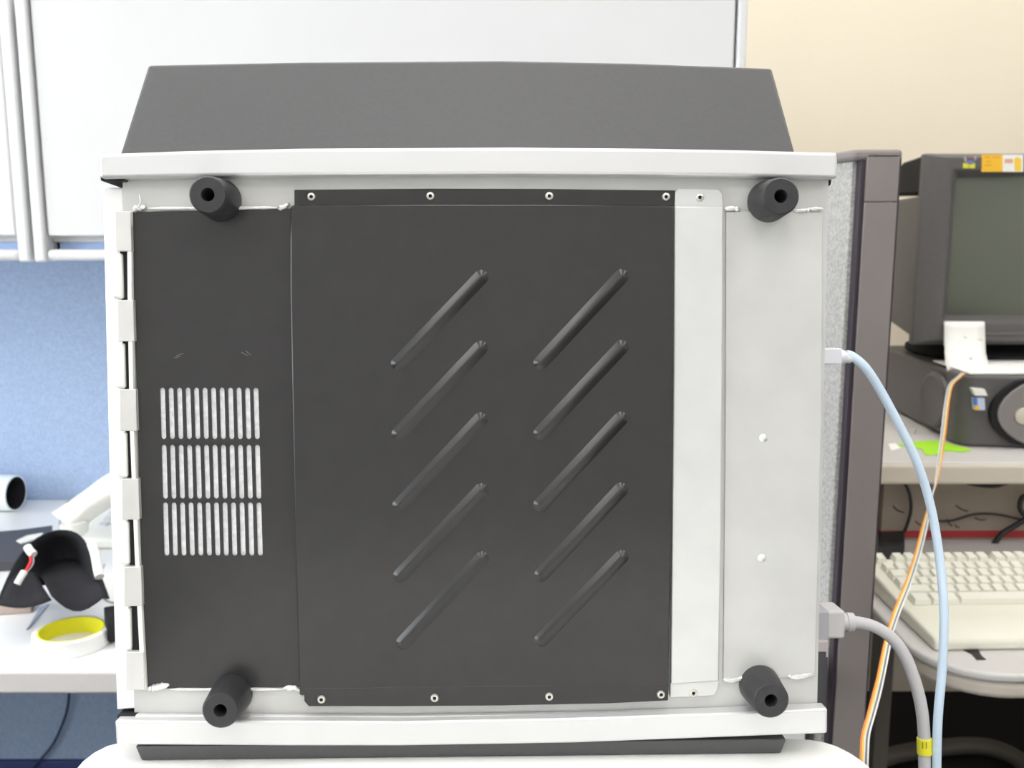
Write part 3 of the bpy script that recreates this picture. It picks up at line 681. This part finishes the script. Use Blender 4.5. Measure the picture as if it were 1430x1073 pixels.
# light grey oval front panel with dark surround
ox, oz = xp + .252, zp + hp*.5
def oval(rx, rz, y, n=40, cl=.060):
    return [Vector((ox + rx*math.cos(q), y, oz + max(-cl, min(cl, rz*math.sin(q))))) for q in [2*math.pi*k/n for k in range(n)]]
build('front_surround', MB().prism(oval(.207, .092, yp - .0132, cl=.059), (0, .02, 0)), DARK, pcx, True)
fp = build('front_panel', MB().prism(oval(.196, .083, yp - .0165, cl=.0575), (0, .01, 0)), PCL, pcx, True, .002)
bq = on_y(1429, 581, yp - .017)
build('power_button', MB().lathe(bq, (0, -1, 0), [(.0145, -.002), (.0145, .002), (.012, .0035), (.001, .004)], 24), mat('cream button', (.62, .58, .48), .4), fp, True, smooth=True)
sq = [on_y(*p, yp - .0035) for p in [(1356, 542), (1373, 543), (1377, 552), (1360, 552)]]
build('sticker', MB().prism([p + Vector((0, -.006, 0)) for p in sq], (0, .012, 0)), PAPER, pcx, True)
sq = [on_y(*p, yp - .0095) for p in [(1361, 556), (1375, 556), (1376, 573), (1362, 573)]]
s2 = build('sticker', MB().prism(sq, (0, .012, 0)), mat('pale blue sticker', (.55, .62, .78), .5), pcx, True)
for ppx, mm in [([(1361, 556), (1365, 556), (1365.5, 566), (1361.5, 566)], INKB), ([(1362, 567), (1367, 567), (1367, 573), (1362, 573)], ORANGE)]:
    build('sticker_print', MB().prism([on_y(*p, yp - .0099) for p in ppx], (0, .006, 0)), mm, s2, True)
tag(build('paper_sheet', MB().box(xp + .012, xp + .30, yp + .006, yp + .16, zp + hp + .0006, zp + hp + .003), PAPER, None, False, .0005), 'white sheet of paper lying on top of the grey desktop computer', 'paper')

# CRT monitor
zm = zp + hp + .0008
ym = 1.86
ml = on_y(1276, 483, ym); mt = on_y(1330, 214, ym)
xm0 = on_y(1286, 350, ym).x; xm1 = xm0 + .42; zm0 = ml.z; zm1 = mt.z
crt = thing('monitor', 'bulky grey tube monitor with orange stickers on top of the desktop computer', 'monitor', ((xm0 + xm1)/2, ym + .2, zm))
xs0, xs1 = on_y(1333, 350, ym).x, xm1 - (on_y(1333, 350, ym).x - xm0)
zs0, zs1 = on_y(1400, 441, ym).z, on_y(1400, 246, ym).z
bz = MB()
def rect(x0, x1, z0, z1, y): return [Vector((x0, y, z0)), Vector((x1, y, z0)), Vector((x1, y, z1)), Vector((x0, y, z1))]
ch = on_y(1311, 350, ym).x - xm0
rings = [rect(xm0, xm1, zm0, zm1, ym + .028), rect(xm0, xm1, zm0, zm1, ym + .016), rect(xm0 + ch, xm1 - ch, zm0 + .010, zm1 - .006, ym - .004), rect(xs0 - .016, xs1 + .016, zs0 - .012, zs1 + .012, ym - .004), rect(xs0, xs1, zs0, zs1, ym + .016)]
bz.loft(rings, False)
build('bezel', bz, CRTM, crt, True, .003)
scr = MB(); vs = []; NX, NZ = 14, 12
for i in range(NX + 1):
    for j in range(NZ + 1):
        u, v = i/NX*2 - 1, j/NZ*2 - 1
        vs.append(Vector((lerp(xs0 - .001, xs1 + .001, i/NX), ym + .0155 + .008*(u*u + v*v) - .008, lerp(zs0 - .001, zs1 + .001, j/NZ))))
scr.add(vs, [(i*(NZ+1)+j, (i+1)*(NZ+1)+j, (i+1)*(NZ+1)+j+1, i*(NZ+1)+j+1) for i in range(NX) for j in range(NZ)])
build('screen', scr, SCREEN, crt, True, smooth=True)
build('chin_ridge', MB().box(xm0 + .055, xm1 - .03, ym - .008, ym + .01, zm0 + .020, zm0 + .026), CRTM, crt, True, .002)
mid = (xm0 + xm1)/2
sh = MB().loft([rect(xm0 + .004, xm1 - .004, zm0 + .012, zm1 - .075, ym + .0281), rect(xm0 + .012, xm1 - .012, zm0 + .03, zm1 - .082, ym + .18), rect(mid - .13, mid + .13, zm0 + .06, zm1 - .12, ym + .36), rect(mid - .11, mid + .11, zm0 + .07, zm1 - .14, ym + .42)])
build('rear_shell', sh, CRTM, crt, True, .006)
hd = MB().loft([rect(xm0 + .002, xm1 - .002, zm1 - .070, zm1 - .003, ym + .0282), rect(xm0 + .006, xm1 - .006, zm1 - .071, zm1 - .010, ym + .13), rect(xm0 + .012, xm1 - .012, zm1 - .072, zm1 - .028, ym + .19), rect(xm0 + .03, xm1 - .03, zm1 - .073, zm1 - .045, ym + .25)])
build('rear_vent_hood', hd, CRTD, crt, True, .004)
build('swivel_base', MB().lathe((mid, ym + .17, zm), (0, 0, 1), [(.15, 0), (.15, .008), (.11, .016), (.09, .028), (.09, max(.03, zm0 + .07 - zm))], 36), CRTD, crt, True, smooth=True)
def on_bezel(px): return [on_y(x, y, ym - .0046) + Vector((0, 0, 0)) for x, y in px]
def decal(name, px, m, parent, dy=0.0): return build(name, MB().prism([p + Vector((0, -.0002 - dy, 0)) for p in on_bezel(px)], (0, .0022 + dy, 0)), m, parent, True)
s1 = decal('sticker', [(1371, 216), (1400, 216), (1400, 240), (1371, 240)], ORANGE, crt)
s2 = decal('sticker', [(1400.3, 216), (1429, 216), (1429, 240), (1400.3, 240)], PAPER, crt)
decal('sticker_print', [(1416, 222), (1421, 219), (1426, 222), (1426, 239), (1417, 239)], mat('amber print', (.95, .62, .06), .6), s2, .0004)
for x in (1403, 1406, 1409, 1412): decal('sticker_print', [(x, 222), (x + 1.8, 222), (x + 1.8, 228), (x, 228)], INKR, s2, .0004)
for (x, y, wd) in [(1375, 219, 8), (1377, 225, 7), (1375, 230, 9), (1386, 219, 10)]: decal('sticker_print', [(x, y), (x + wd, y), (x + wd, y + 1.6), (x, y + 1.6)], mat('ochre print', (.72, .38, .02), .6), s1, .0004)
# small coloured emblem
em = decal('emblem', [(1345, 228), (1361.5, 228), (1361.5, 235), (1345, 235)], mat('emblem yellow', (.72, .72, .04), .6), crt)
decal('emblem_mark', [(1351, 224.5), (1356, 223.5), (1361, 226), (1359, 229), (1353, 230), (1350, 227)], mat('emblem blue', (.16, .18, .42), .6), em, .0004)
decal('emblem_mark', [(1346, 219.5), (1348.5, 219), (1350, 223), (1349, 227), (1347, 226)], mat('emblem pink', (.50, .38, .42), .6), em, .0004)
decal('emblem_mark', [(1360, 219), (1363, 218.5), (1363.5, 223), (1361, 224.5)], mat('emblem rose', (.55, .32, .30), .6), em, .0004)
decal('emblem_mark', [(1352, 230.5), (1354, 230.5), (1354, 235), (1352, 235)], mat('emblem orange', (.65, .42, .05), .6), em, .0006)
# paper note hanging from the monitor chin
no = thing('paper_note', 'pad of curled white notes hanging from the monitor chin', 'paper note', on_y(1350, 452, ym - .01))
rows_ = []
for k in range(9):
    u = k / 8
    l = on_y(lerp(1319.5, 1319, u) + 6*max(0, u - .6)**1.5*2.4, lerp(450, 518, u), ym - .012 - .05*u*u)
    r_ = on_y(lerp(1375, 1377, u) + 9*max(0, u - .65)*2.4, lerp(450, 520, u), ym - .012 - .05*u*u)
    rows_.append([l.lerp(r_, j/4) for j in range(5)])
sheet('note_sheet', rows_, .0012, PAPER, no)
rows2 = [[p + Vector((0, .004, .001)) for p in r[:]] for r in rows_[:5]]
sheet('under_sheet', rows2, .0010, mat('grey paper', (.75, .75, .73), .8), no)
for (ax_, ay, bx_, by) in [(1346, 471, 1350, 472), (1365, 474, 1373, 475), (1353, 500, 1358, 500), (1354, 503, 1357, 502)]:
    k = (ay - 450) / 68; yy = ym - .0137 - .05*k*k
    build('ink_mark', MB().tube([on_y(ax_, ay, yy), on_y(bx_, by, yy)], .0007, 5, 1), mat('pale olive ink', (.5, .5, .35), .7), no, True)
# lime paper, small bits
flat('lime_strip', 'lime green paper strips lying on the shelf before the computer', 'paper', [(1247, 622), (1285, 617), (1310, 616), (1357, 629), (1345, 632), (1318, 630), (1318, 636), (1292, 636), (1288, 628), (1268, 624)], zsh + .0004, zsh + .0016, LIME, .0002)
flat('white_scrap', 'small white scrap at the tip of the lime paper', 'paper', [(1240, 622), (1250, 621), (1258, 627), (1244, 631)], zsh + .0004, zsh + .003, PAPER, .0005)
sp_ = on_z(1276, 606, zsh)
tag(build('loose_screw', MB().lathe(sp_, (0, 0, 1), [(.003, .0003), (.003, .008), (.005, .0085), (.004, .011), (.001, .0115)], 14), SCREW, None, False, smooth=True), 'small loose screw standing on the shelf beside the computer', 'screw')

# ribbon cable hanging from the computer to behind the stand
rb = thing('ribbon_cable', 'flat ribbon cable of orange, yellow, grey and white wires hanging from the computer', 'cable', at(1343, 522, 1.70))
RP = [(1346, 521, 1.735, 1.0, .2), (1338, 528, 1.69, 1.0, .3), (1328, 538, 1.63, 1.0, .0), (1322.5, 562, 1.58, 1.0, 0), (1317.5, 605, 1.52, 1.0, 0), (1312, 645, 1.46, .9, 0), (1307, 675, 1.40, .6, 0), (1301, 695, 1.36, .25, .3), (1296, 715, 1.32, -.2, .4),
      (1290, 740, 1.27, -.8, .3), (1281, 775, 1.22, -1.0, 0), (1268, 815, 1.15, -1.0, 0), (1254, 850, 1.10, -.9, 0), (1243, 883, 1.05, -.6, .2), (1236, 915, 1.02, -.8, .2), (1230, 945, .99, -1.0, 0), (1224, 970, .96, -.9, 0), (1216, 1000, .93, -1, 0), (1209, 1025, .91, -1, 0), (1207, 1050, .89, -1, 0), (1206, 1090, .88, -1, 0), (1206, 1200, .88, -1, 0)]
wires = [('white', (.86, .86, .84)), ('slate', (.16, .17, .24)), ('cream', (.82, .78, .62)), ('yellow', (.85, .60, .10)), ('orange', (.78, .25, .06))]
for k, (nm, c) in enumerate(wires):
    pts = []
    for x, y, t, s_, dz in RP:
        off = (k - 2) * .00165
        pts.append(at(x, y, t) + Vector((off * s_, off * math.sqrt(max(0, 1 - s_*s_)) * .8, 0)))
    e = pts[-1]; pts += [Vector((e.x, e.y, .3)), Vector((e.x + .01, e.y + .02, .05)), Vector((e.x + .05, e.y + .06, .003)), Vector((e.x + .12, e.y + .08, .003))]
    build('wire', MB().tube(pts, .00086, 6, 4), mat('wire ' + nm, c, .5), rb, True, smooth=True)
